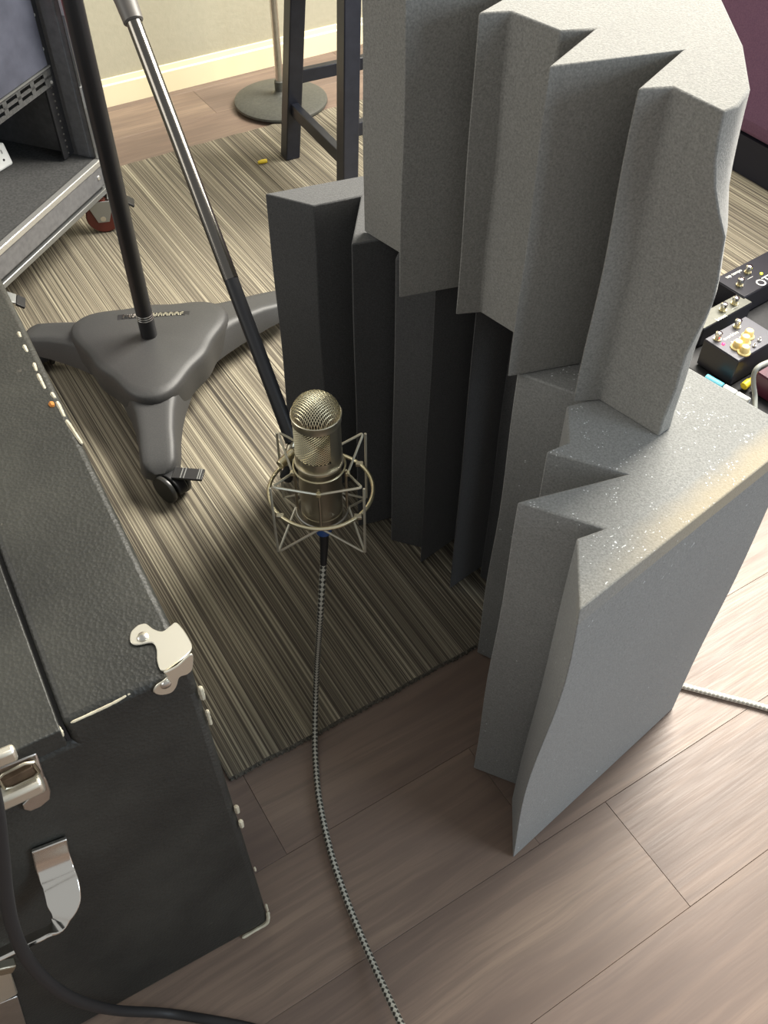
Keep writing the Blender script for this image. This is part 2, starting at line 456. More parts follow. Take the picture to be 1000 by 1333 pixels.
ZF = .61; ZU = .972
def n_edge(t):            # the squashed, wavy free edge of the upper block
    K = [(0,0),(.25,.010),(.52,.0265),(.69,.0225),(.80,.005),(.91,-.001),(1,0)]
    for (a, x), (b, y) in zip(K, K[1:]):
        if a <= t <= b:
            u = (t-a)/(b-a); u = u*u*(3-2*u); v = x+(y-x)*u; return (v, -.25*v)
    return (0, 0)
R_pts = [(.186,.514),(.195,.604),(.225,.617),(.139,.653),(.260,.694),(.178,.728),(.204,.743),(.210,.803),(.240,.815),
         (.158,.862),(.290,.906),(.236,.909),(.260,.923),(.345,.897),(.469,.759)]
L_pts = [(-.180,1.268),(-.106,1.234),(-.037,1.263),(-.048,1.134),(.030,1.160),(.013,1.101),(.072,1.082),(.066,1.046),
         (.141,1.113),(.117,.989),(.195,1.055),(.172,1.017),(.268,.946),(.352,.919),(.17,1.40)]
U_pts = [(-.031,1.166),(.038,1.091),(.072,1.097),(.017,1.008),(.145,1.048),(.089,.973),(.122,.978),(.165,.931),(.199,.937),
         (.145,.852),(.272,.888),(.217,.808),(.249,.812),(.306,.752),(.322,.766),(.332,.810),(.338,.900),(.342,1.124)]
U_top = list(U_pts)
U_top[13:18] = [(.282,.766),(.298,.779),(.316,.812),(.332,.900),(.345,1.124)]
yl = (R_pts[0]+(0,), (-.655,.755,0), .035)
fm_R = foam_mat('grey_foam_linty', (.235,.238,.230), (.325,.328,.315), lint=.75, yellow=yl)
fm_L = foam_mat('charcoal_foam', (.072,.073,.075), (.108,.109,.110))
fm_U = foam_mat('grey_foam', (.235,.232,.218), (.33,.325,.30))
foam('foam_corner_trap', 'grey sawtooth foam corner trap standing partly on bare planks, its top speckled with lint', R_pts, R_pts, lambda q: (RUG if Vector((*q,0)).dot(QD) > .65 else 0)+.0005, ZF, fm_R, wob=.0025, seed=3,
     edges={0: lambda t: (.005*math.sin(2*math.pi*t*1.1+2.6), 0)})
foam('foam_corner_trap', 'dark foam corner trap standing on the rug behind the microphone, near the stool', L_pts, L_pts, RUG+.0005, ZF, fm_L, wob=.002, seed=5)
foam('foam_corner_trap', 'grey sawtooth foam corner trap stacked on top of the two others', U_pts, U_top, ZF+.0008, ZU, fm_U, wob=.0022, seed=9, nz=16,
     edges={13: n_edge, 14: lambda t: (.6*n_edge(t)[0], 0), 15: lambda t: (.25*n_edge(t)[0], 0)})

# ------------------------------------------------------------------ microphone on its shock mount
MC = at(418, 637, .475)
def mic():
    root = thing('condenser_microphone', 'champagne nickel large diaphragm microphone with mesh head held in a wire shock mount', 'microphone', loc=(MC.x, MC.y, MC.z))
    r = .0290
    # body
    MB().lathe([(.010,-.046),(.0235,-.0455),(.0262,-.043),(.0268,-.040),(.0268,.048),(.0282,.050),(.0282,.052)], seg=48).build('body', M['nickel'], root, smooth=True)
    MB().lathe([(.0272,-.0335),(.0272,-.0322)], seg=48).build('body_groove', M['nickel_light'], root, smooth=True)
    MB().lathe([(.0282,.052),(r+.0012,.0525),(r+.0012,.0555),(.0286,.0562)], seg=48).build('collar_ring', M['nickel_light'], root, smooth=True)
    MB().lathe([(.0286,.0560),(.0288,.0565),(.0288,.0700),(.0270,.0702),(.0270,.0562)], seg=48).build('lower_band', M['nickel'], root, smooth=True)
    # head frame: upper band and two posts
    MB().lathe([(.0280,.1180),(.0292,.1184),(.0292,.1262),(.0300,.1275),(.0303,.1295),(.0295,.1302),(.0270,.1300),(.0270,.1180)], seg=48, closed=True).build('rim', M['nickel_light'], root, smooth=True)
    for a0 in (math.radians(-32), math.radians(148)):
        mb = MB(); vs = []; N = 8; hw = math.radians(23)
        for z in (.0698,.1186):
            for rr in (.0270,.0291):
                for k in range(N+1):
                    a = a0-hw+2*hw*k/N; vs.append((rr*math.cos(a), rr*math.sin(a), z))
        S = N+1; fs = []
        for k in range(N):
            fs += [(S+k,S+k+1,3*S+k+1,3*S+k),(k+1,k,2*S+k,2*S+k+1)]
        fs += [(0,S,3*S,2*S),(N,2*S+N,3*S+N,S+N)]
        mb.add(vs, fs); mb.build('head_post', M['nickel'], root, smooth=True)
    MB().lathe([(.0250,.060),(.0250,.127),(.023,.138),(.016,.148),(.006,.152),(0,.1525)], seg=32).build('inner_screen', M['inner'], root, smooth=True)
    # woven dome
    mb = MB(); R = .0284; zc = .1285; K = .90; N = 24
    for fam in (0, 1):
        for i in range(N):
            c = (-1+2*(i+.5)/N)*R*.985; h = math.sqrt(max(R*R-c*c, 0)); pts = []
            for k in range(15):
                t = math.pi*k/14; a = -h*math.cos(t); z = zc+K*h*math.sin(t) + (.0003 if (i+k+fam) % 2 else -.0003)
                q = (c, a) if fam == 0 else (a, c)
                s = .7071; pts.append(((q[0]-q[1])*s, (q[0]+q[1])*s, z))
            if h > .003: mb.tube(pts, .00055, 4, caps=False)
    mb.build('grille_dome', M['gold'], root, smooth=True)
    # woven side panels, front and back
    for a0 in (math.radians(-32-90), math.radians(58)):
        mb = MB(); hw = math.radians(68); z0, z1 = .0695, .1190; Rp = .0278
        for sgn in (-1, 1):
            for i in range(-18, 40):
                pts = []
                for k in range(29):
                    a = -hw+2*hw*k/28; z = z0+i*.0036+sgn*a*.0245
                    if sgn < 0: z = z
                    zl = z0 + (.006 if False else 0)
                    if zl <= z <= z1: pts.append((Rp*math.cos(a0+a), Rp*math.sin(a0+a), z))
                if len(pts) > 2: mb.tube(pts, .00062, 4, caps=False)
        mb.build('grille_panel', M['gold'], root, smooth=True)
    MB().lathe([(.0095,-.066),(.0095,-.045)], seg=24).build('connector_socket', M['nickel'], root, smooth=True)
    return root
mic()

def shock_mount():
    root = thing('shock_mount', 'gold ringed wire spider shock mount around the microphone', 'shock mount', loc=(MC.x, MC.y, MC.z))
    RR = .0655
    MB().tube([(RR*math.cos(2*math.pi*k/64), RR*math.sin(2*math.pi*k/64), 0) for k in range(64)], .0026, 10, closed=True).build('outer_ring', M['gold'], root, smooth=True)
    zt, zb, zi, zj = .054, -.068, .027, -.036
    X, Y, ri = .0555, .047, .0340
    clips = {'f': (0.0,-ri), 'l': (-ri,.002), 'r': (ri,.002), 'b': (0,ri)}
    corners = {(-1,-1): 'fl', (1,-1): 'fr', (-1,1): 'bl', (1,1): 'br'}
    for (sx, sy), cc in corners.items():
        P = (sx*X, sy*Y)
        path = []
        c1 = clips[cc[0]]; c2 = clips[cc[1]]
        t1 = Vector((c1[0]*1.0, c1[1], zi)); t2 = Vector((c2[0], c2[1], zi)); top = Vector((P[0], P[1], zt))
        wire = MB(); r = .0016
        def bend(a, b, c):      # rounded bend at b
            a, b, c = Vector(a), Vector(b), Vector(c); k = .006
            p = b+(a-b).normalized()*k; q = b+(c-b).normalized()*k
            return [a]+[p.lerp(b,u).lerp(b.lerp(q,u),u) for u in (0,.25,.5,.75,1)]+[c]
        wire.tube(bend(t1, top+Vector((0.002*-sx,0,0)), t2), r, 6); wire.build('spider_wire', M['wire'], root, smooth=True); wire = MB()
        low = Vector((P[0], P[1], zb))
        wire.tube(bend((c1[0],c1[1],zj), low, (c2[0],c2[1],zj)), r, 6); wire.build('spider_wire', M['wire'], root, smooth=True)
        
        MB().tube([top-Vector((0,0,.002)), low+Vector((0,0,.002))], .0017, 6).build('corner_post', M['wire'], root, smooth=True)
        MB().box((sx*.0475, sy*.0452, 0), (.010,.007,.005)).build('ring_clip', M['nickel'], root, bevel=.001)
    for c in clips.values():
        d = Vector((c[0], c[1], 0)).normalized()
        MB().tube([Vector((c[0],c[1],zj-.004))-d*.002, Vector((c[0],c[1],zi+.006))-d*.002], .0018, 8).build('cradle_bar', M['nickel'], root, smooth=True)
        MB().box((c[0]*1.0, c[1]*1.0, zi), (.006,.006,.006)).build('wire_clip', M['gold'], root, bevel=.001)
    MB().tube([(.0330*math.cos(2*math.pi*k/48), .0330*math.sin(2*math.pi*k/48), zj) for k in range(48)], .0014, 8, closed=True).build('cradle_ring', M['steel'], root, smooth=True)
    MB().tube([(.0318*math.cos(2*math.pi*k/48), .0318*math.sin(2*math.pi*k/48), .045) for k in range(48)], .0013, 8, closed=True).build('cradle_ring', M['gold'], root, smooth=True)
    # swivel towards the boom
    a = Vector((-.030,.058,.002)); b = Vector((-.050,.040,.022))
    MB().tube([Vector((-.046,.046,0)), Vector((-.044,.062,.004)), Vector((-.040,.072,.012))], .0058, 12).build('swivel_arm', M['nickel'], root, smooth=True)
    MB().tube([Vector((-.052,.020,.022)), Vector((-.036,.040,.026))], .0062, 14).build('swivel_knob', M['gold'], root, bevel=.0012)
    MB().tube([Vector((-.036,.040,.026)), Vector((-.040,.062,.008))], .0045, 10).build('swivel_stem', M['nickel'], root, smooth=True)
    MB().tube([Vector((-.050,.045,-.028)), Vector((-.038,.050,-.006))], .009, 14).build('thread_collar', M['black'], root, bevel=.001)
    return root
shock_mount()
BOOM_END = Vector((MC.x-.040, MC.y+.071, MC.z+.014))

def xlr_cable():
    root = thing('microphone_cable', 'braided black and cream cable with blue collar plugged into the microphone', 'cable')
    b = Vector((MC.x, MC.y, MC.z-.052))
    MB().lathe([(.0098,-.012),(.0098,.004)], o=b-Vector((0,0,.008)), seg=24).build('plug_barrel', M['nickel'], root, smooth=True)
    MB().lathe([(.0080,-.020),(.0104,-.019),(.0104,-.008),(.0094,-.006)], o=b-Vector((0,0,.010)), seg=24).build('blue_collar', M['blue'], root, smooth=True)
    b0 = b-Vector((0,0,.028))
    boot = smooth_path([b0, b0+Vector((-.001,-.002,-.03)), b0+Vector((-.003,-.008,-.062))], 6)
    MB().tube(boot, [.0070-.0026*i/(len(boot)-1) for i in range(len(boot))], 14).build('strain_relief', M['rubber'], root, smooth=True)
    e = boot[-1]
    fl = lambda x, y, z=.0058: at(x, y, z)
    pts = [e+(boot[-2]-e)*-.2, at(417,800,.270), at(413,860,.140), at(411,905,.062), at(410,948,.020), fl(410.5,985,.0085), fl(414,1030), fl(421,1070), fl(433,1118), fl(450,1168), fl(470,1218,.008), fl(495,1275,.016), fl(528,1345,.03), fl(575,1440,.05)]
    MB().tube(smooth_path(pts, 14), .0046, 12).build('braided_jacket', M['braid'], root, smooth=True)
xlr_cable()

# ------------------------------------------------------------------ microphone stand
SB = at(195, 440, .135); SBX, SBY = SB.x, SB.y
def mic_stand():
    root = thing('microphone_stand', 'heavy three legged studio microphone stand on casters with black pole and chrome boom', 'microphone stand', loc=(SBX, SBY, 0))
    z0 = .0
    th0 = math.radians(-79)
    # hub: rounded triangle, domed
    mb = MB(); S = 72; rings = [(.02,.143),(.3,.1425),(.6,.139),(.85,.135),(.95,.131),(.985,.126),(1.0,.115),(1.0,.080),(.985,.066)]
    for s_, z in rings:
        for k in range(S):
            a = 2*math.pi*k/S; c3 = math.cos(3*(a-th0))
            rr = .147+.028*c3+.008*math.cos(6*(a-th0))
            mb.v.append((rr*s_*math.cos(a), rr*s_*math.sin(a), z))
    for j in range(len(rings)-1):
        for k in range(S): mb.f.append((j*S+k, j*S+(k+1)%S, (j+1)*S+(k+1)%S, (j+1)*S+k))
    mb.f.append(tuple(range(S-1,-1,-1))); mb.f.append(tuple((len(rings)-1)*S+k for k in range(S)))
    mb.build('base_hub', M['base'], root, smooth=True)
    legs = [(math.radians(-79), .298), (math.radians(41), .325), (math.radians(163), .285)]
    for i, (a, L) in enumerate(legs):
        d = Vector((math.cos(a), math.sin(a), 0)); s = Vector((-d.y, d.x, 0))
        mb = MB(); prof = [(.06,.085,.126),(.10,.078,.125),(.14,.066,.122),(.18,.054,.117),(.22,.046,.111),(.27,.041,.103),(.31,.040,.094),(.345,.037,.086),(.363,.028,.078),(.372,.014,.070)]
        NS = 14
        for (x, hw, zt) in prof:
            x = x*L/.335; zb = max(.054, zt-.060)
            for k in range(NS):
                t = -1+2*k/(NS-1)
                zz = zb+(zt-zb)*(max(0, 1-abs(t)**7))**.5
                p = d*x+s*hw*math.copysign(abs(t)**.9, t); mb.v.append((p.x, p.y, zz))
        for j in range(len(prof)-1):
            for k in range(NS-1): mb.f.append((j*NS+k, j*NS+k+1, (j+1)*NS+k+1, (j+1)*NS+k))
            mb.f.append((j*NS, (j+1)*NS, (j+1)*NS+NS-1, j*NS+NS-1))
        mb.f.append(tuple(range(NS))); mb.f.append(tuple((len(prof)-1)*NS+k for k in range(NS)))
        mb.build('base_leg', M['base'], root, smooth=True)
        # caster under the tip
        tip = d*(L+.012); z = RUG
        wheel_dir = [Vector((.80,-.60,0)), Vector((.5,.85,0)), Vector((.55,-.83,0))][i].normalized(); ax = Vector((-wheel_dir.y, wheel_dir.x, 0))
        wc = tip+wheel_dir*.026+Vector((0,0,z+.0305))
        body = MB()
        hp = []
        for k in range(13):
            t = math.pi*k/12; hp.append(wc+wheel_dir*(.035*math.cos(t))+Vector((0,0,.030*math.sin(t))))
        n = len(hp); sw = ax*.011
        body.add([p-sw for p in hp]+[p+sw for p in hp], [tuple(range(n)), tuple(range(2*n-1,n-1,-1))]+[(k,k+1,n+k+1,n+k) for k in range(n-1)]+[(n-1,0,n,2*n-1)])
        cst = body.build('caster', M['black'], root, bevel=.002)
        MB().lathe([(.012,-.001),(.012,.030)], o=tip+Vector((0,0,z+.040)), seg=16).build('stem', M['chrome'], cst, smooth=True)
        for sg in (-1, 1):
            MB().lathe([(.006,0),(.024,.0008),(.0295,.003),(.0300,.005),(.0300,.009),(.0285,.011),(.010,.011)], o=wc+ax*(sg*.012 if sg > 0 else -.012), axis=ax*sg, seg=28).build('wheel', M['clear_grey'], cst, smooth=True)
        ld = (wheel_dir*.35+Vector((.94,.10,0))).normalized(); la_ = Vector((-ld.y, ld.x, 0))
        MB().box(wc+ld*.036+Vector((0,0,.030)), (.058,.028,.005), (ld, la_, Vector((0,0,1)))).build('brake_lever', M['black'], cst, bevel=.001)
        for q in (.024,.030,.056,.060):
            MB().box(wc+ld*q+Vector((0,0,.0328)), (.0016,.027,.0018), (ld, la_, Vector((0,0,1)))).build('lever_ridge', M['grey_metal'], cst)
    # badge, silver lettering strip in a black slot
    bc = at(200, 411, .139)-Vector((SBX, SBY, 0))
    bd = (at(245,409,.139)-at(155,414,.139)).normalized(); bn = Vector((-bd.y, bd.x, 0)); Lb = (at(247,409,.139)-at(153,414,.139)).length
    ax3 = (bd, bn, Vector((0,0,1)))
    bc.z = .1375
    bg_ = MB().box(bc, (Lb, .021, .004), ax3).build('badge', M['black'], root, bevel=.001)
    rnd = random.Random(2); x = -Lb/2+.012
    MB().box(bc+Vector((0,0,.0016)), (Lb-.018, .0125, .002), ax3).build('badge_plate', M['black_paint'], bg_)
    while x < Lb/2-.014:
        wd = rnd.uniform(.006,.010); kind = rnd.randrange(3); m2 = MB(); c = bc+bd*(x+wd/2)+Vector((0,0,.0032))
        m2.box(c-bd*(wd/2-.0012), (.0024,.0115,.0022), ax3)
        if kind != 0: m2.box(c+bd*(wd/2-.0012), (.0024,.0115,.0022), ax3)
        m2.box(c+bn*(.0045 if kind != 1 else -.0045), (wd,.0024,.0022), ax3); m2.box(c, (wd*.8,.0022,.0022), ax3)
        m2.build('badge_letter', M['chrome'], bg_); x += wd+.002
    # pole
    POLE_TOP = 1.20
    MB().tube([(0,0,.138),(0,0,POLE_TOP)], .0165, 24).build('pole', M['black_paint'], root, smooth=True)
    for z in (.186,.191,.196): MB().lathe([(.0165,-.0012),(.0172,0),(.0165,.0012)], o=(0,0,z), seg=24).build('pole_ring', M['steel'], root, smooth=True)
    # boom
    top = Vector((0,0,1.185)); end = BOOM_END-Vector((SBX, SBY, 0)); d = (end-top).normalized(); L = (end-top).length
    MB().tube([top-d*.35, end-d*.22], .0098, 24).build('boom_tube', M['dark_chrome'], root, smooth=True)
    MB().tube([end-d*.30, end], .0094, 20).build('boom_tip', M['black_paint'], root, smooth=True)
    # tapered grip where the boom leaves the top of the picture
    P = None
    for k in range(400):
        q = top+d*(L*k/400); w_ = q+Vector((SBX, SBY, 0))-EYE; yy = 666.5+F_PX*w_.dot(DX)/w_.dot(fw)
        if yy > 29: P = q; break
    MB().lathe([(.0105,0),(.0128,.002),(.0140,.030),(.0205,.10),(.0225,.15),(.0225,.24),(.018,.26)], o=P, axis=-d, seg=28).build('boom_grip', M['grip'], root, smooth=True)
    MB().tube([top+Vector((0,0,-.03)), top+Vector((0,0,.03))], .028, 20).build('boom_clamp', M['black'], root, bevel=.003)
    MB().tube([top-d*.34, top-d*.46], .035, 24).build('counterweight', M['black'], root, bevel=.004)
mic_stand()

# ------------------------------------------------------------------ black instrument case
C0 = Vector((-.153, .424, 0)); D1 = Vector((-.870, -.493, 0)).normalized(); D2 = Vector((-D1.y, D1.x, 0))*-1
D2 = Vector((-.493, .870, 0)).normalized()
HC = .60
T0 = at(250, 868, HC)
LEAN = (T0-C0)/HC            # per metre of height (z component 1)
UPV = LEAN.normalized(); NF = D1.cross(UPV).normalized()
if NF.y > 0: NF = -NF
def cpt(s, d, h): return C0+LEAN*h+D1*s+D2*d
def face(px, py, off=0.0): return onplane(px, py, C0+NF*off, NF)
def sh(px, py, off=0.0):
    p = face(px, py, off); h = p.z; q = p-C0-LEAN*h; return q.dot(D1), h
def case():
    root = thing('instrument_case', 'black pebbled vinyl instrument case with chrome corner bracket, latch and handle', 'case', loc=(C0.x, C0.y, 0))
    root.rotation_euler = (0,0,0)
    off = Vector((-C0.x, -C0.y, 0))
    DL, W = .86, .62
    seam = (at(80,946,HC)-at(250,868,HC)).dot(D1)
    g = .0018
    def blk(s0, s1, d0, d1, h0, h1):
        f = lambda h: [cpt(s0,d0,h)+off, cpt(s1,d0,h)+off, cpt(s1,d1,h)+off, cpt(s0,d1,h)+off]
        return MB().hexa(f(h0), f(h1))
    blk(0, W, 0, DL, .001, HC-.030).build('body', M['vinyl'], root, bevel=.009, seg=3)
    blk(0, seam-g, 0, DL, HC-.045, HC).build('fixed_top', M['vinyl'], root, bevel=.007, seg=3)
    blk(seam+g, W, -.004, DL, HC-.026, HC-.001).build('lid', M['vinyl'], root, bevel=.0015, seg=3)
    blk(seam-g, seam+g, .004, DL-.004, HC-.04, HC-.008).build('seam', M['matte_black'], root)
    # chrome corner bracket: top plate, front plate, ear on each
    def outline_top(pts): return [at(x, y, HC+.0006)+off for x, y in pts]
    cb = MB()
    tp = [(180,815),(171,824),(170,836),(178,841),(198,838),(204,846),(205,862),(212,875),(228,866),(249,848),(246,832),(231,812),(222,816),(212,823),(200,820),(190,813)]
    sm2 = lambda q: [((v.x),(v.y)) for v in smooth_path([(x,y,0) for x,y in q]+[(q[0][0],q[0][1],0)], 4)][:-1]
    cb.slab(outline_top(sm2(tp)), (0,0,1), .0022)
    br = cb.build('corner_bracket', M['cream_reflect_chrome'], root, bevel=.0008, seg=1)
    fp = [(212,874),(230,865),(249,849),(250,868),(243,876),(233,880),(229,892),(222,900),(208,903),(199,899),(203,891),(213,884),(217,879)]
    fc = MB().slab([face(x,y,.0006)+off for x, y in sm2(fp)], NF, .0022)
    fc.build('bracket_front', M['cream_reflect_chrome'], br, bevel=.0008, seg=1)
    sp = MB(); e0 = cpt(-.001,-.001,HC+.001)+off; 
    sp.lathe([(.001,0),(.0075,.0006),(.0095,.0025),(.009,.004)], o=cpt(.006,.006,HC-.004)+off, axis=(.3,-.6,.8), seg=20)
    MB().lathe([(.0052,0),(.0050,.0012),(.0030,.0022),(0,.0025)], o=at(186,829,HC+.003)+off, axis=(0,0,1), seg=20).build('rivet', M['steel'], br, smooth=True)
    MB().lathe([(.0050,0),(.0048,.0012),(.0030,.0022),(0,.0025)], o=face(216,891,.003)+off, axis=NF, seg=20).build('rivet', M['steel'], br, smooth=True)
    # worn edges
    def wear(pts, w_, mat_, nm='worn_edge'):
        rnd = random.Random(len(pts)*7+int(w_*1e5)); m2 = MB()
        path = smooth_path([p+off for p in pts], 6)
        m2.tube(path, [w_*rnd.uniform(.8,1.1)*(.4 if i_ in (0, len(path)-1) else 1) for i_, _ in enumerate(path)], 6); return m2.build(nm, mat_, root, smooth=True)
    for a, b in (((24,433),(27,440)),((31,450),(36,459)),((44,473),(48,484)),((49,487),(59,507)),((67,512),(72,519)),((74,523),(84,543)),((86,547),(107,578))):
        wear([at(*a,HC-.001), at((a[0]+b[0])/2,(a[1]+b[1])/2,HC-.001), at(*b,HC-.001)], .0026, M['offwhite'])
    wear([at(66,524,HC), at(69,530,HC)], .0035, M['orange'], 'orange_chip')
    for pts in ([(92,941),(125,926),(150,914),(165,905)], [(165,905),(180,897),(195,889),(204,884)]):
        wear([at(x,y,HC-.003) for x, y in pts], .0014, M['offwhite'])
    wear([at(74,946,HC-.004), at(79,952,HC-.006), face(81,958,.002)], .0022, M['offwhite'])
    def sidept(h, s=0): return cpt(s-.0015, .001, h)
    for h0, h1, w_ in ((.525,.50,.0022),(.565,.545,.003),(.33,.315,.003),(.295,.28,.003),(.17,.16,.0016),(.055,.035,.002)):
        wear([sidept(h0), sidept((h0+h1)/2), sidept(h1)], w_, M['offwhite'])
    wear([cpt(-.001,.001,.03), cpt(.004,-.001,.006), cpt(.022,-.001,.002), cpt(.042,-.001,.001)], .0028, M['offwhite'])
    # latch
    FX = (D1*-1, UPV, NF)      # face axes: right, up, out
    def fb(mb, px, py, sw, shh, th, o=0, tilt=0):
        c = face(px, py, o)+off
        a = Matrix.Rotation(tilt, 3, D1) if tilt else None
        ax = FX if not a else (FX[0], a @ FX[1], a @ FX[2])
        return mb.box(c, (sw, shh, th), ax)
    def rowpts(a, b, o): return face(*a, o)+off, face(*b, o)+off
    def bar(a, b, hgt, th, o):
        p, q = rowpts(a, b, o); d = (q-p); L = d.length; d.normalize(); n_ = NF; u_ = n_.cross(d).normalized()
        return MB().box((p+q)/2, (L, hgt, th), (d, u_, n_))
    la = bar((-22,1034),(56,1003),.060,.004,.003).build('latch', M['steel'], root, bevel=.002)
    bar((-18,994),(21,978),.016,.010,.006).build('keeper_hook', M['cream_reflect_chrome'], la, bevel=.003)
    p, q = face(3,1022,.013)+off, face(48,1000,.013)+off
    d = (q-p).normalized(); u_ = NF.cross(d).normalized()
    if u_.z < 0: u_ = -u_
    lp = [p-u_*.006, p-u_*.010+d*.006, q-u_*.010-d*.006, q-u_*.006, q+u_*.010, q+u_*.014-d*.006, p+u_*.014+d*.006, p+u_*.010]
    MB().tube(lp, .0016, 8, closed=True).build('latch_loop', M['nickel'], la, smooth=True)
    bar((4,1024),(47,1002),.020,.006,.009).build('latch_recess', M['bronze'], la, bevel=.001)
    bar((-18,1050),(56,1016),.017,.016,.014).build('latch_lever', M['cream_reflect_chrome'], la, bevel=.004, seg=3)
    fp2 = [(28,1044),(30,1050),(38,1052),(52,1046),(64,1036),(65,1026),(60,1012),(56,1006),(50,1022)]
    MB().slab([face(x,y,.001)+off for x, y in fp2], NF, .004).build('latch_plate', M['steel'], la, bevel=.001)
    # handle: strap fixed to the face, bending out and turning along the case as a bar
    hp = [((64,1099),.004),((68,1118),.005),((74,1136),.012),((80,1153),.024),((83,1171),.034),((82,1188),.041),((75,1203),.044),((62,1213),.044),((45,1221),.043),((20,1233),.042),((-20,1252),.042),((-150,1312),.042)]
    pts = smooth_path([face(x, y, o)+off for (x, y), o in hp], 5)
    wv = []; nv = []
    for i in range(len(pts)):
        t = (pts[min(i+1,len(pts)-1)]-pts[max(i-1,0)]).normalized()
        f = min(1, max(0, (i/5-4.0)/4.0)); f = f*f*(3-2*f)
        wd = ((D1*-1)*(1-f)*.034 + (NF*.66+UPV*.60)*f*.026)
        wd = wd-t*wd.dot(t)
        if wd.length < .018: wd = wd.normalized()*.018
        wv.append(wd); nv.append(t.cross(wd))
    sp_i = MB().ribbon(pts, wv, nv, .0045)
    hd = sp_i.build('handle', M['chrome'], root, bevel=.0012, seg=2)
    bar((-10,1262),(18,1256),.014,.012,.012).build('handle_foot', M['nickel'], root, bevel=.002)
    pl = [(-14,1275),(6,1256),(10,1252),(22,1288),(-4,1302),(-14,1304)]
    MB().slab([face(x,y,.002)+off for x, y in pl], NF, .006).build('lower_plate', M['cream_reflect_chrome'], root, bevel=.002)
    pl = [(-12,1308),(22,1294),(34,1333),(40,1352),(-10,1360)]
    MB().slab([face(x,y,.001)+off for x, y in pl], NF, .003).build('lower_strap', M['steel'], root, bevel=.001)
    for fx, fy in ((.04,.06),(.5,.06),(.04,.8),(.5,.8)):
        pass
    return root
case()

# black cable hanging over the front of the case
def black_cable():
    F = lambda x, y, o: face(x, y, o)
    pts = [F(-40,930,.10), F(-8,1040,.085), F(2,1110,.080), F(8,1165,.078), F(17,1207,.076), F(34,1246,.072), F(62,1278,.066), F(100,1302,.056), F(150,1315,.04)]
    tail = [at(215,1319,.012), at(275,1328,.0065), at(330,1339,.006), at(400,1362,.006), at(470,1400,.006)]
    o = MB().tube(smooth_path(pts+tail, 10), .0062, 14).build('instrument_cable', M['rubber'], smooth=True)
    return tag(o, 'black rubber cable hanging over the front of the vinyl case to the floor', 'cable')
black_cable()

# pale braided cable on the planks
o = MB().tube(smooth_path([Vector((.36,1.2,.0135)), Vector((.40,1.05,.0135)), Vector((.436,.92,.008)), at(864,885,.0056), at(883,891,.0056), at(940,906,.0056), at(1000,922,.0056), at(1080,950,.0056)], 8), .0052, 12).build('braided_cable', M['braid_white'], smooth=True)
tag(o, 'pale silver braided cable lying on the planks behind the foam', 'cable')

